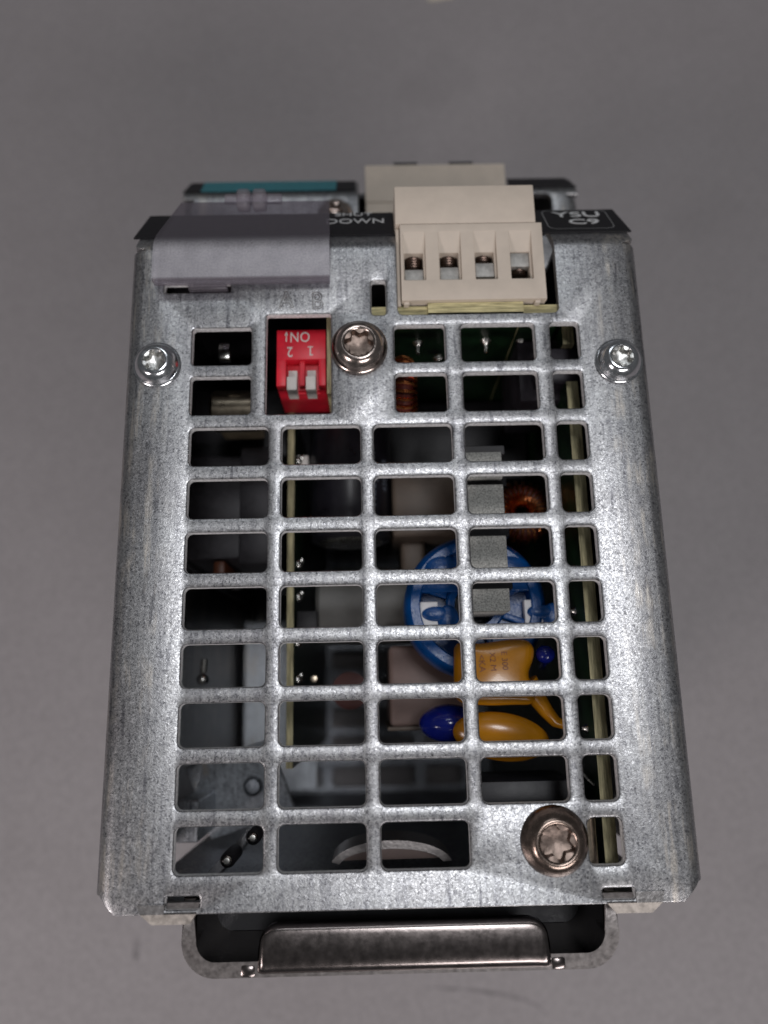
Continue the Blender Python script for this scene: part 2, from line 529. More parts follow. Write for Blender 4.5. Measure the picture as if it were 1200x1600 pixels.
def text_mesh(body, size, extrude=0.02, spacing=1.0, bold=0.0, align='CENTER', bevel=0.0, fill='BOTH'):
    """Letters as a bmesh centred on the origin, in mm, z up."""
    cu = bpy.data.curves.new('tmp_text', 'FONT')
    cu.body = body
    cu.size = size
    cu.align_x = align
    cu.align_y = 'CENTER'
    cu.extrude = extrude
    cu.offset = bold
    cu.bevel_depth = bevel
    cu.space_character = spacing
    cu.resolution_u = 4
    cu.fill_mode = fill
    o = bpy.data.objects.new('tmp_text', cu)
    col.objects.link(o)
    bpy.context.view_layer.update()
    me = bpy.data.meshes.new_from_object(o.evaluated_get(bpy.context.evaluated_depsgraph_get()))
    bm = bmesh.new()
    bm.from_mesh(me)
    bpy.data.objects.remove(o)
    bpy.data.curves.remove(cu)
    bpy.data.meshes.remove(me)
    return bm

def xform(bm, loc=(0, 0, 0), rot=None, scale=(1, 1, 1)):
    for v in bm.verts:
        c = Vector((v.co.x * scale[0], v.co.y * scale[1], v.co.z * scale[2]))
        if rot is not None:
            c = rot @ c
        v.co = c + Vector(loc)
    return bm

def tag(o, label, cat, kind=None):
    o['label'] = label
    o['category'] = cat
    if kind:
        o['kind'] = kind

# ------------------------------------------------------------------ the table
bm = bmesh.new()
box(bm, -1400, 1400, -700, 1100, BASE_Z - 30, BASE_Z, 3.0, 3)
table = finish('table_top', bm, M['table'])
table['kind'] = 'structure'
table['label'] = 'plain grey laminate table top under the metal power supply'
table['category'] = 'table'

# scuffs on the laminate: flat marks, 0.05 mm proud
def scuff(pts, w):
    bm = bmesh.new()
    L, Rr = [], []
    n = len(pts)
    for i, (x, y) in enumerate(pts):
        d = Vector(pts[min(i + 1, n - 1)]) - Vector(pts[max(i - 1, 0)])
        nn = Vector((-d.y, d.x)).normalized() * w * math.sin(PI * (i + 0.35) / (n - 0.3)) * 0.5
        L.append(bm.verts.new((x + nn.x, y + nn.y, BASE_Z + 0.05)))
        Rr.append(bm.verts.new((x - nn.x, y - nn.y, BASE_Z + 0.05)))
    for i in range(n - 1):
        bm.faces.new((L[i], L[i + 1], Rr[i + 1], Rr[i]))
    return finish('scuff_mark', bm, M['scuff'], table)

for pts, w in (([(40.6, -75.2), (41.6, -76.6), (42.6, -78.0), (43.1, -79.6), (43.3, -81.0)], 1.7),
               ([(8.0, -86.2), (14.0, -86.6), (20.0, -87.1), (26.0, -88.0), (31.5, -89.2), (35.0, -90.6), (38.0, -92.8)], 0.9),
               ([(-63.2, -73.0), (-63.5, -75.0), (-63.6, -77.0), (-63.7, -79.0)], 1.6)):
    scuff(pts, w)

# ------------------------------------------------------------------ the power supply
root = bpy.data.objects.new('power_supply', None)
root.empty_display_size = 0.02
root.location = Vector((0, 5, BASE_Z)) * S
col.objects.link(root)
tag(root, 'metal power supply with perforated grey cover, red switch and beige plugs on the table', 'power supply')

def part(name, bm, mats, parent=None, smooth=32):
    return finish(name, bm, mats, parent or root, smooth)

# ---- perforated top cover, one folded sheet
T = 1.15
UB, RO, VB, RL = 34.5, 2.2, 47.07, 3.0
WING = UB + RO * PI / 2 + 109
V_END = VB + RL * LIP + 10.85
NOTCH = (1.62, 24.5, 36.75)
outline = [(-33.9, -40.3), (33.75, -40.3), (36.1, -38.2), (WING, -38.0), (WING, 47.3), (35.2, 47.6), (34.55, 47.68), (34.75, 47.85), (35.4, 48.05),
           (36.1, 48.4), (36.1, V_END), (NOTCH[1], V_END)]
outline += [(NOTCH[1], NOTCH[2] + 1.0)] + [(NOTCH[1] - 0.8 + 0.8 * math.cos(a), NOTCH[2] + 0.8 + 0.8 * math.sin(a)) for a in (0, -PI / 8, -PI / 4, -3 * PI / 8, -PI / 2)]
outline += [(NOTCH[0] + 0.8 + 0.8 * math.cos(a), NOTCH[2] + 0.8 + 0.8 * math.sin(a)) for a in (-PI / 2, -5 * PI / 8, -3 * PI / 4, -7 * PI / 8, -PI)]
outline += [(NOTCH[0], V_END), (-36.1, V_END), (-36.1, 48.4), (-35.4, 48.05), (-34.75, 47.85), (-34.55, 47.68), (-35.2, 47.6), (-WING, 47.3), (-WING, -38.0), (-36.1, -38.2)]
holes = []
ROW0, PITCH, HH = 20.35, 7.29, 5.37
for r in range(8):
    y1 = ROW0 - r * PITCH
    for c in range(4):
        if r == 7 and c == 3:
            continue
        x0 = -27.18 + c * 12.507
        holes.append(round_rect(x0, x0 + 10.684, y1 - HH, y1, 0.75))
    holes.append(round_rect(22.93, 27.08, y1 - HH, y1, 0.75))
for y1 in (35.15, 27.82):
    holes.append(round_rect(-27.3, -19.05, y1 - 5.55, y1, 0.5))
    holes.append(round_rect(1.0, 8.12, y1 - 5.6, y1, 0.6))
    holes.append(round_rect(10.42, 20.74, y1 - 5.6, y1, 0.6))
    holes.append(round_rect(23.0, 27.02, y1 - 5.5, y1, 0.6))
holes.append(round_rect(-16.95, -7.9, 22.2, 37.1, 0.35))           # switch opening
holes.append(round_rect(-2.1, -0.05, 36.85, 42.2, 0.45))           # narrow slot
holes.append(round_rect(-31.55, -22.15, 40.75, 42.2, 0.15))        # flap hook slot
holes.append(round_rect(-28.0, -23.9, -39.75, -38.35, 0.3))        # lug slots
holes.append(round_rect(24.1, 27.95, -39.8, -38.6, 0.3))
bm = sheet(outline, holes, T, 0.36, 0.16)
bend_cover(bm, UB, RO, VB, RL, -50, 47.72)
cover = part('perforated_cover', bm, [M['zinc'], M['punched']])

# stamped letters A and B next to the switch opening
for ch, x, y in (('A', -14.2, 39.25), ('B', -9.8, 39.0)):
    flat = text_mesh(ch, 3.7, 0.0, fill='FRONT')
    xform(flat, (x, y, 0.0), None, (0.85, 1, 1))
    bmesh.ops.remove_doubles(flat, verts=flat.verts[:], dist=1e-4)
    bm = bmesh.new()
    for e in flat.edges:                                   # raised outline; its darker metal paints the shade of the engraving
        if len(e.link_faces) == 1:
            tube(bm, [e.verts[0].co, e.verts[1].co], 0.09, 6)
    flat.free()
    o = part('stamped_letter', bm, M['nickel_lug'], cover, 45)

# ---- lower step of the front
Z2 = -24.0
UB2, VB2, RL2 = 34.0, 72.9, 2.6
V2_END = VB2 + RL2 * LIP + 5.6
N2 = (-4.1, 31.3, 64.5, 74.0)
def arc(cx, cy, r, a0, a1, n=4):
    return [(cx + r * math.cos(math.radians(a0 + (a1 - a0) * k / n)), cy + r * math.sin(math.radians(a0 + (a1 - a0) * k / n))) for k in range(n + 1)]
WING2 = UB2 + RO * PI / 2 + 85
o2 = [(-WING2, 58.0), (WING2, 58.0), (WING2, 72.5), (34.1, 72.5), (34.3, 72.95), (36.1, 73.0), (36.1, V2_END), (24.2, V2_END), (24.2, VB2 + 0.5)]
o2 += [(29.8, VB2 + 0.5)] + arc(29.8, 71.9, 1.5, 90, 0) + [(31.3, N2[2]), (N2[0], N2[2]), (N2[0], V2_END), (-36.1, V2_END), (-36.1, 73.0), (-34.3, 72.95), (-34.1, 72.5), (-WING2, 72.5)]
bm = sheet(o2, [], T, 0.24)
bend_cover(bm, UB2, RO, VB2, RL2, 0, 72.8)
for v in bm.verts:
    v.co.z += Z2
part('lower_front_panel', bm, [M['zinc'], M['punched']])
Y2 = VB2 + RL2 * math.sin(LIP)
ZZ2 = Z2 - RL2 * (1 - math.cos(LIP))

# walls behind the lips, rear wall, floor grille
bm = bmesh.new()
box(bm, -35.4, 1.2, 48.0, 49.0, -60, -2.6, 0.1, 1)
box(bm, 25.3, 35.4, 48.0, 49.0, -60, -2.6, 0.1, 1)
box(bm, 1.25, 25.25, 48.0, 49.0, -60, -13.2, 0.1, 1)
box(bm, -35.4, 35.4, 49.05, 59.0, -26.4, -25.3, 0.1, 1)
part('front_wall', bm, M['heat_sink'])
bm = bmesh.new()
box(bm, -35.0, 35.0, 76.0, 77.0, -111, -28.5, 0.1, 1)
part('front_wall', bm, M['heat_sink'])
bm = bmesh.new()
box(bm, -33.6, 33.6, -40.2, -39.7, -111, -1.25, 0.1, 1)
part('rear_wall', bm, M['zinc_shaded'])
fl = [(-35, -39.6), (35, -39.6), (35, 76), (-35, 76)]
fh = []
for r in range(9):
    for c in range(4):
        x0 = -26.2 + c * 11.9
        y0 = -38.2 + r * 7.3
        fh.append(round_rect(x0, x0 + 9.2, y0, y0 + 4.8, 0.7, 2))
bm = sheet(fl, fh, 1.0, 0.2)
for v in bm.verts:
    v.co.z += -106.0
part('floor_grille', bm, [M['zinc_shaded'], M['punched']])
for x in (-30, 30):
    for y in (-34, 70):
        bm = bmesh.new()
        lathe(bm, [(0, 0), (3.0, 0), (3.4, 0.5), (3.4, 4.6), (0, 4.75)], (x, y, BASE_Z), 20)
        part('foot', bm, M['black_plastic'])

# ---- black label strips
def strip(x0, x1, s0, s1, mats, y0=48.83, z0=-0.573, h=0.25, cl=0.0, cr=0.0, parent=None, name='label_strip', hb=0.0):
    bm = bmesh.new()
    quad = [(x0, s0), (x1, s0), (x1 - cr, s1), (x0 + cl, s1)]
    lo = [bm.verts.new(lip_point(x, s, hb, y0, z0)) for x, s in quad]
    hi = [bm.verts.new(lip_point(x, s, h, y0, z0)) for x, s in quad]
    bm.faces.new(lo); bm.faces.new(hi)
    for k in range(4):
        bm.faces.new((lo[k], lo[(k + 1) % 4], hi[(k + 1) % 4], hi[k]))
    return part(name, bm, mats, parent, 0)

s_left = strip(-36.9, 1.55, 2.0, 11.0, M['black_label'], cl=0.6, hb=0.02)
s_right = strip(23.4, 36.6, 1.9, 11.0, M['black_label'], cl=-0.5, cr=0.6, hb=0.02)
def lip_text(body, x, s, size, parent, sx=1.0, y0=48.83, z0=-0.573, h=0.30, bold=0.0):
    bm = text_mesh(body, size, 0.02, 1.0, bold)
    P = lip_point(x, s, h, y0, z0)
    for v in bm.verts:
        v.co = P + LIP_ROT @ Vector((v.co.x * sx, v.co.y, v.co.z))
    return part('lettering', bm, M['print'], parent, 0)
lip_text('DOWN', -4.35, 7.3, 2.7, s_left, 1.0)
lip_text('SHUT', -4.6, 10.2, 1.7, s_left, 1.4)
lip_text('YSU', 29.9, 8.75, 2.9, s_right, 1.45, bold=0.03)
lip_text('C9', 30.4, 5.75, 2.7, s_right, 1.5, bold=0.03)
# rounded frame line round the right label
bm = bmesh.new()
pts = round_rect(24.6, 34.6, 3.0, 10.7, 1.2, 4)
inn = round_rect(24.72, 34.48, 3.12, 10.58, 1.1, 4)
A = [bm.verts.new(lip_point(x, s, 0.29)) for x, s in pts]
B = [bm.verts.new(lip_point(x, s, 0.29)) for x, s in inn]
for k in range(len(A)):
    bm.faces.new((A[k], A[(k + 1) % len(A)], B[(k + 1) % len(B)], B[k]))
part('frame_line', bm, plain('grey_print', (0.30, 0.30, 0.30), 0.5, 0, 0.1, 2000, 0), s_right, 0)

s_low = strip(-36.3, -4.6, 0.4, 5.5, M['black_label'], Y2, ZZ2, cl=0.9, hb=0.02)
strip(-33.0, -8.2, 0.35, 5.52, M['teal'], Y2, ZZ2, h=0.33, hb=0.27, parent=s_low, name='teal_band')
strip(23.9, 36.2, 0.6, 5.5, M['black_label'], Y2, ZZ2, cr=1.2, hb=0.02)

# ---- frosted flap over the left label
bm = bmesh.new()
prof = [(41.25, 1.0), (41.25, 2.5), (41.45, 2.75), (46.0, 2.75), (47.0, 2.62), (48.0, 2.15), (49.0, 1.5), (57.5, -3.1), (57.3, -3.9), (48.8, 0.6), (47.8, 1.2), (46.8, 1.65), (46.0, 1.75), (42.0, 1.75), (41.95, 1.0)]
def flap_x(y):
    if y < 50.5:
        return -32.65, -7.9
    f = (y - 50.5) / 7.0
    return -32.65 + 2.1 * f, -7.9 - 0.35 * f
Lv = [bm.verts.new((flap_x(y)[0], y, z)) for y, z in prof]
Rv = [bm.verts.new((flap_x(y)[1], y, z)) for y, z in prof]
bm.faces.new(Lv); bm.faces.new(Rv)
for k in range(len(prof)):
    bm.faces.new((Lv[k], Lv[(k + 1) % len(prof)], Rv[(k + 1) % len(prof)], Rv[k]))
bmesh.ops.triangulate(bm, faces=[f for f in bm.faces if len(f.verts) > 4])
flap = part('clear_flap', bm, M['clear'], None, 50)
bm = bmesh.new()
box(bm, -22.0, -19.9, 55.3, 58.6, -3.0, -1.1, 0.6, 3)
box(bm, -19.6, -17.5, 55.3, 58.6, -3.0, -1.1, 0.6, 3)
box(bm, -24.2, -15.4, 57.6, 59.2, -4.2, -3.4, 0.3, 2)
part('pull_tab', bm, M['tab'], flap)
bm = bmesh.new()
box(bm, -28.1, -22.6, 40.95, 41.7, -1.2, 0.5, 0.15, 2)
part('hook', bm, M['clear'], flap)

# ---- screws
def torx_screw(name, c, Rr, h, rs, mat, ang=0.0, rim=0.55, washer=0.0, depth=1.5, socket=None):
    bm = bmesh.new()
    prof = []
    if washer:
        prof += [(Rr, 0), (Rr, rim), (Rr - 0.12, rim + 0.12), (Rr - washer, rim + 0.16)]
        r0, z0 = Rr - washer, rim + 0.16
    else:
        prof += [(Rr * 0.97, 0), (Rr, 0.12), (Rr, rim * 0.6), (Rr * 0.985, rim)]
        r0, z0 = Rr * 0.985, rim
    n = 9
    for k in range(1, n + 1):
        f = k / n
        r = r0 + (rs * 1.08 - r0) * f
        z = z0 + (h - z0) * math.sin(f * PI / 2) ** 0.85
        prof.append((r, z))
    i0 = len(prof)
    prof += [(rs, h - 0.06), (rs * 0.95, h - 0.18), (rs * 0.94, h - 0.26), (rs * 0.90, h - depth), (rs * 0.5, h - depth - 0.05), (rs * 0.18, h - depth - 0.22), (0, h - depth - 0.24)]
    def lobed(i, a):
        if i < i0 + 2 or i > i0 + 3:
            return 1.0
        return 0.85 + 0.15 * math.cos(6 * (a + ang))
    lathe(bm, prof, (0, 0, 0), 72, 'Z', 0, lobed)
    for f in bm.faces:
        cc = f.calc_center_median()
        if socket and math.hypot(cc.x, cc.y) < rs * 0.93 and cc.z < h - 0.2:
            f.material_index = 1
    o = part(name, bm, [mat, socket or mat], None, 30)
    o.location = Vector(c) * S - root.location
    return o
torx_screw('small_screw', (-31.95, 29.6, 0), 3.3, 2.15, 1.6, M['screw_zinc'], 0.2, 0.42, 0.26, socket=M['socket_bright'])
torx_screw('small_screw', (32.2, 29.0, 0), 3.3, 2.15, 1.6, M['screw_zinc'], 0.5, 0.42, 0.26, socket=M['socket_bright'])
torx_screw('flat_head_screw', (-3.95, 31.6, 0), 3.95, 2.35, 2.12, M['screw_nickel'], 0.1, 0.7, 0.2, socket=M['socket'])
torx_screw('flat_head_screw', (18.7, -33.1, 0), 4.1, 2.3, 2.22, M['screw_bronze'], 0.35, 0.6, socket=M['socket'])
torx_screw('dome_screw', (-8.3, 68.9, Z2), 3.3, 2.4, 1.55, M['screw_nickel'], 0.1, 0.6)

# ---- pluggable terminal block at the top edge
PX = [2.72 + 5.13 * k for k in range(4)]
bm = bmesh.new()
wins = [round_rect(x - 0.12, x + 3.05, 41.85, 49.5, 0.12, 1) for x in PX]
t = sheet([(2.2, 38.7), (22.85, 38.7), (22.85, 50.85), (2.2, 50.85)], wins, 0.85, 0.12)
xform(t, (0, 0, 0.5)); merge(bm, t)
wins2 = [round_rect(x + 0.02, x + 2.78, 42.35, 46.6, 0.08, 1) for x in PX]
t = sheet([(2.3, 38.75), (22.78, 38.75), (22.78, 50.7), (2.3, 50.7)], wins2, 12.0, 0.05)
xform(t, (0, 0, -0.32)); merge(bm, t)
for x in PX:                                               # lead-in ramps
    a = [(49.6, 0.46), (46.62, -0.33), (49.6, -0.34)]
    v0 = [bm.verts.new((x - 0.12, y, z)) for y, z in a]
    v1 = [bm.verts.new((x + 3.05, y, z)) for y, z in a]
    bm.faces.new(v0); bm.faces.new(v1)
    for k in range(3):
        bm.faces.new((v0[k], v0[(k + 1) % 3], v1[(k + 1) % 3], v1[k]))
box(bm, 2.2, 22.85, 38.8, 50.7, -13.0, -11.5, 0.1, 1)
box(bm, 2.5, 3.3, 38.3, 38.75, -1.0, 0.1, 0.1, 1)
box(bm, 21.2, 22.0, 38.3, 38.75, -1.0, 0.1, 0.1, 1)
for f in bm.faces:
    f.material_index = 0
plug = part('terminal_plug', bm, M['beige'], None, 30)
# body of the plug in front of the wire windows, and the header shell behind it
bm = bmesh.new()
box(bm, 1.55, 22.05, 50.93, 57.2, -13.0, 0.42, 0.18, 2)
part('plug_body', bm, M['beige'], plug)
bm = bmesh.new()
box(bm, 1.62, 2.14, 38.4, 50.8, -13.0, -0.5, 0.1, 1)
part('header_shell', bm, M['beige'], plug)
clamp_y = [(42.36, 44.1), (42.36, 44.4), (42.75, 45.0), (44.3, 46.55)]
for x, (ya, yb) in zip(PX, clamp_y):
    bm = bmesh.new()
    box(bm, x + 0.05, x + 2.75, ya, yb, -6.0, -0.5, 0.14, 2)
    part('wire_clamp', bm, M['clamp'], plug)
    bm = bmesh.new()
    prof = []
    for k in range(9):
        prof += [(1.32, k * 0.42), (1.12, k * 0.42 + 0.21)]
    lathe(bm, [(0, 0)] + prof + [(0, 3.9)], (x + 1.38, 43.4, -2.35), 20, 'Y')
    part('clamp_screw', bm, M['clamp_screw'], plug, 20)

# ---- second, wider plug on the lower step
bm = bmesh.new()
box(bm, -2.82, 23.25, 72.6, 80.45, -38.0, -25.0, 0.2, 2)
box(bm, -2.75, 23.15, 60.0, 72.5, -38.0, -24.95, 0.2, 2)
plug2 = part('wide_terminal_plug', bm, M['beige'])
for x0, x1 in ((2.55, 7.05), (12.95, 17.4)):
    bm = bmesh.new()
    box(bm, x0, x1, 80.2, 81.4, -29, -25.5, 0.1, 1)
    part('latch', bm, M['black_plastic'], plug2)

# ---- circuit boards (cut edge tan, faces green)
def board(name, boxes, axis, mats=None):
    bm = bmesh.new()
    for b in boxes:
        box(bm, *b)
    bm.normal_update()
    for f in bm.faces:
        f.material_index = 1 if abs(f.normal[axis]) > 0.7 else 0
    return part(name, bm, mats or [M['fr4'], M['mask']], None, 0)
# small board that carries the terminal header
fb = board('circuit_board', [(-2.6, 5.9, 36.95, 38.5, -45, -0.95), (5.93, 19.55, 37.1, 38.69, -45, -0.3), (19.58, 25.2, 36.9, 38.45, -45, -0.95)], 1, [M['fr4_x'], M['mask']])
# main board on the right with a step cut in its edge
rb = board('circuit_board', [(26.05, 27.72, -38.0, 28.3, -104, -5.0), (26.05, 27.72, 34.2, 37.2, -104, -5.0), (26.05, 27.72, 28.32, 34.18, -104, -12)], 0)
lb = board('circuit_board', [(-16.1, -15.08, -25.9, 30.5, -100, -20.0)], 0)
# solder joints along the inner side of the main board
for y, z in ((1.2, -7.5), (-20.6, -7.6), (-4.6, -9.0)):
    bm = bmesh.new()
    lathe(bm, [(0, 0.8), (0.25, 0.7), (0.38, 0.4), (0.6, 0.1), (0.7, 0)], (25.9, y, z - 1), 10, 'X')
    for v in bm.verts:
        v.co.x = 2 * 25.95 - v.co.x
    part('solder_joint', bm, M['solder'], rb)
for y, z in ((2.5, -21.5), (-0.2, -22.5), (-7.5, -21.2), (-13.0, -22.0), (5.0, -22.0), (22.0, -21.5)):
    bm = bmesh.new()
    blob(bm, (-14.6, y, z), 0.7, 0.8, 0.8, 10, 6)
    blob(bm, (-14.1, y + 0.7, z - 0.6), 0.4, 0.5, 0.5, 8, 5)
    part('solder_joint', bm, M['solder'], lb)
bm = bmesh.new()
box(bm, -14.9, -11.6, -5.6, -2.4, -30, -22.4, 0.2, 2)
part('chip', bm, M['black_plastic'], lb)
bm = bmesh.new()
box(bm, -14.9, -13.0, 21.0, 23.2, -27, -22.0, 0.2, 2)
part('chip_resistor', bm, M['white_plastic'], lb)
bm = bmesh.new()
box(bm, -8.75, -8.1, 26.9, 39.5, -40, -4.6, 0.08, 1)
part('side_tab', bm, M['fr4'])

# ---- red switch block
bm = bmesh.new()
box(bm, -16.15, -8.95, 28.35, 37.2, -16.0, -6.9, 0.12, 2)
box(bm, -16.15, -8.95, 32.45, 37.2, -6.95, -5.0, 0.12, 2)
box(bm, -16.15, -14.75, 28.35, 32.5, -6.95, -5.0, 0.12, 2)
box(bm, -10.0, -8.95, 28.35, 32.5, -6.95, -5.0, 0.12, 2)
box(bm, -12.85, -12.05, 28.6, 32.5, -6.95, -5.6, 0.08, 1)
box(bm, -14.8, -9.95, 28.1, 28.6, -8.6, -7.6, 0.08, 1)
dip = part('switch_block', bm, M['red'])
for x in (-14.6, -11.85):
    bm = bmesh.new()
    box(bm, x, x + 1.45, 27.6, 29.7, -8.4, -4.7, 0.12, 2)
    box(bm, x + 0.1, x + 1.4, 29.6, 31.1, -8.0, -5.8, 0.1, 2)
    part('lever', bm, M['white_plastic'], dip)
rot180 = Matrix.Rotation(PI, 3, 'Z')
for ch, x, y in (('O', -12.0, 36.1), ('N', -13.55, 36.1), ('2', -14.2, 33.75)):
    bm = text_mesh(ch, 2.15, 0.015, 1, 0.005)
    xform(bm, (x, y, -4.97), rot180, (0.86, 1.05, 1))
    part('digit' if ch in '12' else 'letter', bm, M['white_plastic'], dip, 0)
bm = bmesh.new()
box(bm, -14.81, -14.67, 35.3, 36.5, -4.985, -4.965)
for a in ((-15.0, 36.3), ):
    vs = [bm.verts.new((x, y, -4.965)) for x, y in ((-14.99, 36.3), (-14.49, 36.3), (-14.74, 36.95))]
    bm.faces.new(vs)
part('arrow', bm, M['white_plastic'], dip, 0)
bm = bmesh.new()
box(bm, -11.30, -11.12, 33.05, 34.5, -4.985, -4.965)
box(bm, -11.60, -10.82, 34.35, 34.5, -4.984, -4.964)
box(bm, -11.12, -10.85, 33.05, 33.25, -4.986, -4.966)
part('digit', bm, M['white_plastic'], dip, 0)

# ---- parts seen through the slots, right half
for k, y0 in enumerate((12.75, 5.3, -2.05, -9.3)):
    pass
for ya, yb in ((13.6, 17.45), (7.6, 12.7), (0.6, 5.4), (-4.95, -1.9)):
    bm = bmesh.new()
    box(bm, 10.3, 15.78, ya - 0.0, yb, -16, -4.0, 0.1, 2)
    fc = part('film_capacitor', bm, M['speckle'])
    bm = bmesh.new()
    box(bm, 10.0, 16.5, yb + 0.05, yb + 1.35, -16, -5.2, 0.1, 1)
    part('shell', bm, M['black_plastic'], fc)

# blue choke: flanged ring with a recessed face, ribs and two white pads
CX, CY, CZ = 11.85, -3.45, -9.2
bm = bmesh.new()
lathe(bm, [(4.2, -8), (4.2, -2.2), (7.6, -2.2), (7.9, -0.15), (8.05, 0), (9.2, 0), (9.5, -0.25), (10.1, -1.4), (10.1, -8)], (CX, CY, CZ), 64)
for a in (20, 75, 110, 160, 200, 250, 290, 340):
    t = bmesh.new()
    box(t, 4.2, 8.0, -0.45, 0.45, -3.1, -0.9, 0.15, 2)
    bmesh.ops.rotate(t, verts=t.verts[:], cent=(0, 0, 0), matrix=Matrix.Rotation(math.radians(a), 3, 'Z'))
    xform(t, (CX, CY, CZ)); merge(bm, t)
lathe(bm, [(4.2, -3.1), (4.2, -0.8), (3.9, -0.5), (3.0, -0.5), (2.8, -3.0)], (CX, CY, CZ), 32)
# cross wall and saddles
box(bm, CX - 8.0, CX + 8.0, CY + 1.9, CY + 3.3, CZ - 3.0, CZ - 0.25, 0.25, 2)
blob(bm, (CX - 4.6, CY + 5.2, CZ - 0.6), 3.0, 2.2, 1.1)
blob(bm, (CX + 4.9, CY + 5.2, CZ - 0.6), 3.2, 2.0, 1.1)
choke = part('blue_choke', bm, M['blue'])
for sx, cx in ((-1, CX - 6.3), (1, CX + 8.6)):
    bm = bmesh.new()
    box(bm, cx - 1.7, cx + 0.9, CY - 2.75, CY + 0.6, CZ - 1.8, CZ - 0.35, 0.1, 1)
    part('white_pad', bm, M['white_pad'], choke)
    bm = bmesh.new()
    blob(bm, (cx + 0.6, CY - 1.15, CZ - 0.3), 2.0, 1.05, 0.45)
    blob(bm, (cx + 2.3, CY - 1.9, CZ - 0.5), 1.6, 2.0, 0.6)
    part('saddle', bm, M['blue'], choke)

# dipped amber capacitors with coated legs
bm = bmesh.new()
t = bmesh.new()
box(t, 8.2, 19.3, -17.3, -8.6, -9.6, -6.6, 1.45, 6)
bmesh.ops.subdivide_edges(t, edges=[e for e in t.edges if e.calc_length() > 2.5], cuts=7, use_grid_fill=True)
for v in t.verts:                                          # dipped body: soft bulges, a waist on the right
    x, y = v.co.x - 14.0, v.co.y + 12.9
    v.co.z += 0.25 * math.cos(x * 0.45) * math.cos(y * 0.5)
    if x > 3.0:
        v.co.x -= 0.9 * math.exp(-((y + 0.3) / 1.7) ** 2) * (x - 3.0) / 2.3
    v.co.y += 0.35 * math.sin(x * 0.55) * (1 if y > 0 else 0.4)
    if y < -2 and x < 0:
        v.co.y += 0.10 * x * (y + 2) * 0.25
bmesh.ops.rotate(t, verts=t.verts[:], cent=(14.0, -12.9, -8.0), matrix=Euler((-0.14, -0.05, -0.04)).to_matrix())
merge(bm, t)
tube(bm, [(18.0, -14.4, -8.0), (19.4, -16.4, -8.2), (20.6, -18.2, -8.4), (21.8, -19.6, -8.6), (23.4, -20.3, -8.8)], [1.8, 1.25, 1.0, 0.8, 0.5], 12)
c1 = part('amber_disc_capacitor', bm, M['amber'], None, 60)
for body, x, y, sz in (('<KA', 10.9, -11.7, 1.0), ('X2 M', 12.4, -11.5, 0.9), ('E 300', 14.0, -11.4, 0.9)):
    t = text_mesh(body, sz * 1.25, 0.01)
    bm = xform(t, (x + 1.0, y, -7.3), Matrix.Rotation(-PI / 2, 3, 'Z'))
    for v in bm.verts:                                     # lay the stamp on the curved face
        x, y = v.co.x - 14.0, v.co.y + 12.9
        v.co.z += 7.3 - 6.6 + 0.05 + 0.25 * math.cos(x * 0.45) * math.cos(y * 0.5) - y * 0.14 + x * 0.05
    part('stamp', bm, M['amber_print'], c1, 0)
bm = bmesh.new()
blob(bm, (14.3, -21.4, -8.8), 6.6, 3.3, 2.0, 40, 20, 0, (0.30, 0.0, -0.16))
part('amber_disc_capacitor', bm, M['amber'], None, 60)
bm = bmesh.new()
blob(bm, (7.6, -19.6, -12.5), 4.2, 2.6, 4.0, 28, 16)
part('blue_disc_capacitor', bm, M['blue_glaze'], None, 60)
bm = bmesh.new()
blob(bm, (21.0, -10.6, -8.6), 1.35, 1.25, 1.3, 20, 12)
tube(bm, [(21.0, -10.6, -9.2), (21.6, -11.4, -12), (22.4, -12.0, -18)], 0.5, 8)
part('blue_bead', bm, M['blue_glaze'], None, 60)

# black block under the lower right slots
bm = bmesh.new()
box(bm, 10.6, 24.0, -31.0, -27.1, -22, -8.0, 0.12, 2)
part('relay_block', bm, plain('relay_black', (0.017, 0.017, 0.021), 0.45, 0, 0.15, 500, 0.1, 2500))
# copper winding and pins under the upper right slots
def winding(name, c, Rt, r, turns, w, axis='Z', parent=None):
    bm = bmesh.new()
    for k in range(turns):
        a = 2 * PI * k / turns
        pts = []
        for j in range(11):
            b_ = 2 * PI * j / 10
            rr = Rt + r * math.cos(b_)
            x, y, z = rr * math.cos(a + b_ / turns), rr * math.sin(a + b_ / turns), r * math.sin(b_)
            pts.append(place(x, y, z, c, axis))
        tube(bm, pts, w, 5, 0, False)
    return part(name, bm, M['copper'], parent, 60)
def ring_core(name, c, Rt, r, mat, axis='Z', parent=None):
    bm = bmesh.new()
    lathe(bm, [(Rt + r * math.cos(2 * PI * k / 12), r * math.sin(2 * PI * k / 12)) for k in range(13)], c, 32, axis)
    return part(name, bm, mat, parent)
t1 = ring_core('toroid_inductor', (2.3, 28.6, -8.6), 3.2, 1.5, M['dark_red'], 'X')
winding('copper_winding', (2.3, 28.6, -8.6), 3.2, 2.0, 26, 0.24, 'X', t1)
t2 = ring_core('toroid_inductor', (22.0, 13.2, -24.0), 3.2, 1.5, M['dark_red'], 'Z')
winding('copper_winding', (22.0, 13.2, -24.0), 3.2, 2.0, 26, 0.26, 'Z', t2)
for x, y in ((15.33, 38.0), (20.7, 37.9), (4.9, 38.0)):
    bm = bmesh.new()
    for v in (0,):
        lathe(bm, [(1.0, 0), (0.85, -0.4), (0.4, -1.0), (0.33, -2.2), (0, -2.3)], (x, 37.3, -9.5), 10, 'Y')
    part('solder_pin', bm, M['solder'], fb)
bm = bmesh.new()
blob(bm, (8.2, 35.6, -12.0), 0.9, 0.7, 0.6)
part('solder_blob', bm, M['solder'], fb)
bm = bmesh.new()
box(bm, 20.0, 27.6, 27.0, 36.8, -24, -9.0, 0.3, 2)
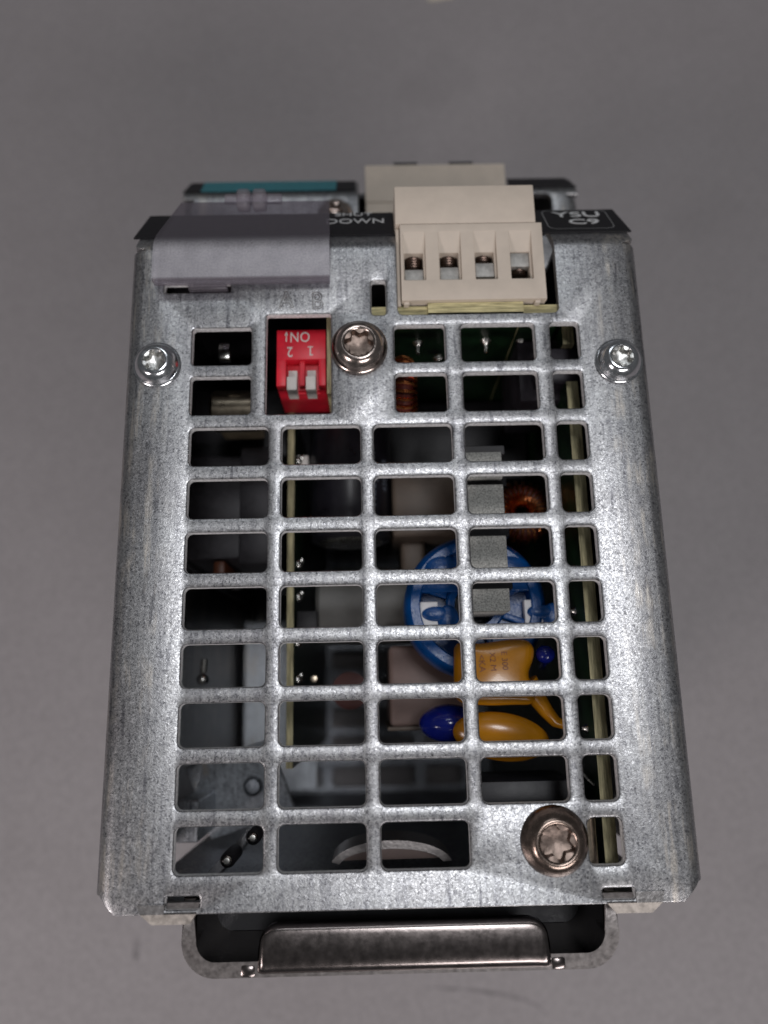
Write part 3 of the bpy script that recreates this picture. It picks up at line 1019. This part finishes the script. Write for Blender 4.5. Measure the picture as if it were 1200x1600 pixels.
box(bm, 22.2, 28.3, 28.45, 34.1, -9.1, -6.2, 0.2, 2)
part('connector_housing', bm, plain('violet_black_plastic', (0.030, 0.026, 0.034), 0.5, 0, 0.1, 900, 0.1, 3000))
bm = bmesh.new()
tube(bm, [(23.2, -24.4, -7.0), (24.0, -25.6, -6.2), (24.9, -26.8, -6.0), (25.8, -27.6, -6.6)], 0.22, 8)
part('wire_end', bm, M['solder'])
bm = bmesh.new()
lathe(bm, [(0, 0), (1.6, 0), (1.6, 7.5), (0, 7.5)], (23.1, -37.3, -3.4), 20, 'Y')
part('spacer_tube', bm, M['brass'])

# ---- parts seen through the slots, middle
bm = bmesh.new()
cyl = [(0, 0), (5.6, 0), (6.5, 0.5), (6.7, 1.2), (6.4, 1.9), (6.7, 2.6), (6.7, 21.0), (6.0, 21.6), (0, 21.6)]
lathe(bm, cyl, (-6.2, 8.6, -24.0), 36, 'Y')
cap = part('electrolytic_capacitor', bm, M['sleeve'])
bm = bmesh.new()
lathe(bm, [(0, -0.12), (3.2, -0.12), (4.9, -0.05), (5.5, 0.2), (5.2, 0.4), (0, 0.4)], (-6.2, 8.5, -24.0), 36, 'Y')
part('end_plate', bm, M['alu'], cap)
def wrap_text(body, size, x_c, y_c, ang, rad, cx, cz, mat, parent, read_up=True):
    """Print running along the axis of a lying capacitor, ang degrees from the top."""
    bm = text_mesh(body, size, 0.01)
    for v in bm.verts:
        along, across = v.co.x, v.co.y
        a = math.radians(ang) - across / rad
        v.co = Vector((cx + (rad + 0.03) * math.sin(a), y_c + along, cz + (rad + 0.03) * math.cos(a)))
    return part('lettering', bm, mat, parent, 0)
wrap_text('Rubycon', 2.6, 0, 18.0, 32, 6.7, -6.2, -24.0, M['sleeve_print'], cap)
wrap_text('42L 105', 1.7, 0, 19.0, 58, 6.7, -6.2, -24.0, M['sleeve_print'], cap)
bm = bmesh.new()
lathe(bm, [(0, 0), (5.6, 0), (6.2, 0.6), (6.2, 19), (0, 19.4)], (-3.5, -1.2, -30.0), 32, 'X')
for v in bm.verts:
    v.co.x = -12.0 + (v.co.x + 3.5)
part('grey_capacitor', bm, M['grey_core'])
bm = bmesh.new()
box(bm, 0.6, 11.5, 9.0, 20.0, -40, -21, 0.8, 3)
box(bm, 2.0, 6.0, 2.0, 9.5, -40, -26, 0.8, 3)
part('transformer_core', bm, M['brown_core'])
bm = bmesh.new()
box(bm, -0.5, 12.5, -20.4, -8.2, -46, -21, 0.8, 3)
t = part('transformer', bm, M['pink_tape'])
bm = bmesh.new()
box(bm, -0.9, 12.9, -20.9, -20.3, -46, -20.6, 0.2, 2)
box(bm, -0.9, 12.9, -14.9, -14.5, -46, -20.8, 0.2, 2)
part('bobbin_flange', bm, M['brown_core'], t)
bm = bmesh.new()
lathe(bm, [(0, 0), (2.6, 0), (3.0, 0.5), (3.0, 11), (0, 11.3)], (-6.8, -14.8, -40.0), 24, 'Z')
part('sleeved_component', bm, M['dark_red'])
bm = bmesh.new()
lathe(bm, [(0, 0), (0.5, 0.1), (0.7, 0.6), (0.5, 1.1), (0, 1.2)], (-12.2, -12.9, -24.5), 12, 'Z')
part('test_pin', bm, M['brass'])
bm = bmesh.new()
tube(bm, [(-12.4, 13.0, -22.0), (-12.0, 11.2, -22.6), (-11.5, 9.6, -24.0)], 0.35, 6)
part('copper_wire', bm, M['copper'])

# ---- parts seen through the slots, left column
bm = bmesh.new()
box(bm, -33.0, -19.5, 6.5, 24.0, -60, -24.0, 0.4, 2)
box(bm, -24.0, -17.4, 5.0, 24.5, -60, -21.0, 0.4, 2)
part('heat_sink', bm, M['heat_sink'])
bm = bmesh.new()
box(bm, -27.0, -20.0, 26.0, 29.5, -22, -12.0, 0.6, 3)
part('khaki_component', bm, plain('khaki_epoxy', (0.16, 0.13, 0.09), 0.3, 0, 0.2, 300, 0.05, 900), None)
bm = bmesh.new()
lathe(bm, [(0, 0), (2.8, 0), (3.2, 0.5), (3.2, 7), (0, 7.4)], (-27.0, 27.6, -13.0), 28, 'X')
part('small_can', bm, plain('tarnished_can', (0.34, 0.29, 0.22), 0.3, 1.0, 0.2, 500, 0.1, 1500))
bm = bmesh.new()
box(bm, -25.4, -23.6, 34.2, 36.8, -9.6, -8.0, 0.2, 2)
part('metal_lug', bm, M['solder'])
bm = bmesh.new()
box(bm, -28.6, -26.6, 3.4, 6.2, -40, -24.0, 0.5, 2)
part('orange_component', bm, plain('orange_epoxy', (0.09, 0.028, 0.012), 0.4, 0, 0.1, 400, 0.05, 1500))
bm = bmesh.new()
box(bm, -34.0, -17.0, -37.0, 2.0, -90.0, -89.0, 0.1, 1, 0, (0.06, 0.05, 0.0))
part('lit_sheet', bm, M['zinc_lit'])  # added plate to catch light and brighten the left slots
bm = bmesh.new()
tube(bm, [(-30.0, -9.5, -26), (-30.0, -11.6, -25.6)], 0.55, 8)
blob(bm, (-30.0, -12.6, -25.4), 1.0, 0.9, 0.9, 14, 8)
part('transistor_leg', bm, M['solder'])
bm = bmesh.new()
lathe(bm, [(1.6, 0), (1.6, 0.5), (1.1, 1.0), (0, 1.2)], (-23.2, -29.8, -35.0), 20, 'Z')
part('rivet', bm, M['zinc_shaded'])
bm = bmesh.new()
box(bm, -33.0, -29.6, -36.5, -30.5, -40, -24.0, 0.2, 1)
box(bm, -33.0, -18.0, -36.8, -24.0, -37.0, -36.0, 0.2, 1, 0, (0.25, -0.1, 0.3))
part('corner_bracket', bm, M['zinc_lit'])
for x, y, z in ((-22.4, -36.2, -9.0), (-19.4, -33.8, -11.0)):
    bm = bmesh.new()
    lathe(bm, [(0, -6), (1.0, -6), (1.0, -0.4), (0.75, 0)], (x, y, z), 16, 'Z')
    post = part('black_post', bm, M['black_plastic'])
    bm = bmesh.new()
    lathe(bm, [(0.62, -0.6), (0.62, 0.1), (0.4, 0.35), (0, 0.4)], (x, y, z), 14, 'Z')
    part('metal_tip', bm, M['solder'], post)
bm = bmesh.new()
box(bm, -33.5, -17.0, 24.6, 37.0, -70, -27.0, 0.6, 2)
part('shade_block', bm, M['black_plastic'])  # black box added to fill the upper left slots with shade
for x in (-34.4, 33.4):
    bm = bmesh.new()
    box(bm, x, x + 1.0, 6.0, 47.9, -100, -2.6, 0.1, 1)
    part('shade_liner', bm, M['black_plastic'])  # black sheet added where the side walls are only in shade
bm = bmesh.new()
box(bm, -6.0, 25.6, 21.5, 36.5, -70, -33.0, 0.6, 2)
part('shade_box', bm, M['black_plastic'])  # black box added to darken the view below the upper slots
# curved clip seen through the bottom row
bm = bmesh.new()
arcp = [(-0.8 + 8.6 * math.cos(math.radians(a)), -39.0 + 3.3 * math.sin(math.radians(a)), -18.0) for a in range(8, 173, 6)]
for i in range(len(arcp) - 1):
    pass
inner_ = [(-0.8 + 7.4 * math.cos(math.radians(a)), -39.0 + 2.2 * math.sin(math.radians(a))) for a in range(172, 7, -6)]
prism(bm, [(x, y) for x, y, z in arcp] + inner_, -26, -17.5)
clip = part('curved_clip', bm, M['nickel_edge'])
bm = bmesh.new()
prism(bm, [(x, y) for x, y in inner_][::-1], -26, -20.0)
part('clip_plate', bm, M['pink_tape'], clip)

# ---- mounting bracket at the lower edge
bm = bmesh.new()
TH = 1.75
def strap_path(off):
    r = 4.2 - off
    pts = [(-26.6 + off, -39.2), (-26.6 + off, -44.0)]
    pts += [(-22.4 + r * math.cos(math.radians(a)), -44.0 + r * math.sin(math.radians(a))) for a in range(185, 271, 5)]
    pts += [(22.4 + r * math.cos(math.radians(a)), -44.0 + r * math.sin(math.radians(a))) for a in range(270, 356, 5)]
    pts += [(26.6 - off, -44.0), (26.6 - off, -39.2)]
    return pts
outer, inner = strap_path(0), strap_path(TH)
prism(bm, outer + inner[::-1], -70, -3.2)
bmesh.ops.bevel(bm, geom=[e for e in bm.edges if all(abs(v.co.z + 3.2) < 1e-4 for v in e.verts)], offset=0.55, segments=3, profile=0.5, affect='EDGES')
bm.normal_update()
for f in bm.faces:
    f.material_index = 1 if f.normal.z > 0.6 and f.calc_center_median().z > -4 else 0
brk = part('mounting_bracket', bm, [M['nickel'], M['nickel_edge']], None, 35)
bm = bmesh.new()
box(bm, -25.0, 25.0, -46.6, -40.25, -62, -16.0, 0.2, 1)
part('bracket_shade_fill', bm, M['black_plastic'], brk)  # black block added so the inside of the bracket looks dark
bm = bmesh.new()
box(bm, -20.2, -15.8, -41.7, -40.9, -9, -7.5, 0.2, 1)
part('table_gap_patch', bm, M['zinc_shaded'], brk)  # added grey plate standing in for table seen through the gap
bm = bmesh.new()
box(bm, 16.8, 20.4, -41.7, -40.9, -9, -7.5, 0.2, 1)
part('table_gap_patch', bm, M['zinc_shaded'], brk)  # same added stand-in for the table, right side
# folded tongue in the middle of the bracket: bulging plate with rounded inner corners
bm = bmesh.new()
NX, NY = 40, 12
def tongue(u, v):
    """u 0..1 across, v 0..1 from the outer bend to the inner edge."""
    x0, x1 = -17.3, 18.0
    x = x0 + (x1 - x0) * u
    d = min(x - x0, x1 - x)
    y_top = -42.35 - (0 if d > 2.4 else 2.4 - math.sqrt(max(0, 2.4 ** 2 - (2.4 - d) ** 2)))
    y_out = -48.15
    y = y_out + (y_top - y_out) * v
    z = -2.6
    if v < 0.22:
        k = 1 - v / 0.22
        z -= 1.9 * (1 - math.sqrt(max(0, 1 - k * k)))
        y += 0
    e = (y_top - y)
    if e < 0.6:
        z -= 0.5 * (1 - e / 0.6) ** 2
    if d < 0.7:
        z -= 0.55 * (1 - d / 0.7) ** 2
    return Vector((x, y, z + 0.25 * math.sin(PI * v)))
us = [0, 0.006, 0.013, 0.02, 0.03, 0.045, 0.068] + [0.1 + 0.8 * k / 20 for k in range(21)] + [0.932, 0.955, 0.97, 0.98, 0.987, 0.994, 1.0]
vs_ = [0, 0.02, 0.05, 0.09, 0.14, 0.22, 0.35, 0.5, 0.65, 0.8, 0.88, 0.92, 0.95, 0.975, 1.0]
g = [[bm.verts.new(tongue(u, v)) for v in vs_] for u in us]
for i in range(len(us) - 1):
    for j in range(len(vs_) - 1):
        bm.faces.new((g[i][j], g[i + 1][j], g[i + 1][j + 1], g[i][j + 1]))
r_ = bmesh.ops.extrude_face_region(bm, geom=bm.faces[:])
for v in r_['geom']:
    if isinstance(v, bmesh.types.BMVert):
        v.co.z -= 1.2
part('tongue', bm, M['nickel'], brk, 50)
for x in (-18.5, 18.9):
    bm = bmesh.new()
    box(bm, x - 0.9, x + 0.9, -48.2, -46.75, -5.0, -3.05, 0.35, 2)
    part('bend_relief', bm, M['nickel'], brk)
# lugs hooked through the slots of the cover
for sx, x0, x1 in ((-1, -31.2, -24.0), (1, 24.3, 31.4)):
    bm = bmesh.new()
    def lug(ya, yb, za, zb, xa0, xa1, xb0, xb1, th=0.9, mi=0):
        top = [(xa0, ya, za), (xa1, ya, za), (xb1, yb, zb), (xb0, yb, zb)]
        hi = [bm.verts.new(p_) for p_ in top]
        lo = [bm.verts.new((x, y, z - th)) for x, y, z in top]
        fs = [bm.faces.new(hi), bm.faces.new(lo)]
        for k in range(4):
            fs.append(bm.faces.new((hi[k], hi[(k + 1) % 4], lo[(k + 1) % 4], lo[k])))
        for f in fs:
            f.material_index = mi
    if sx < 0:
        lug(-39.2, -40.2, -1.0, 0.16, -27.9, -24.0, -28.0, -24.2)
        lug(-39.15, -40.2, 0.10, 0.16, -31.2, -28.0, -30.8, -28.0)
        lug(-40.2, -41.4, 0.16, -0.2, -30.8, -24.2, -29.5, -25.0, 0.9, 1)
    else:
        lug(-39.3, -40.2, -1.0, 0.16, 24.2, 27.9, 24.5, 28.0)
        lug(-39.0, -40.2, 0.10, 0.16, 28.0, 31.5, 28.0, 31.1)
        lug(-40.2, -41.4, 0.16, -0.2, 24.5, 31.1, 25.6, 29.9, 0.9, 1)
    part('hooked_lug', bm, [M['nickel_lug'], M['lug_edge']], brk, 20)

# ---- a scrap of paper lying far back on the table
bm = bmesh.new()
prism(bm, [(19.2, 210.6), (27.4, 211.9), (29.5, 224.0), (23.0, 229.0), (17.6, 221.0)], BASE_Z, BASE_Z + 0.6)
scrap = finish('paper_scrap', bm, M['paper'], None, 0)
tag(scrap, 'small cream paper scrap on the table behind the power supply', 'paper scrap')
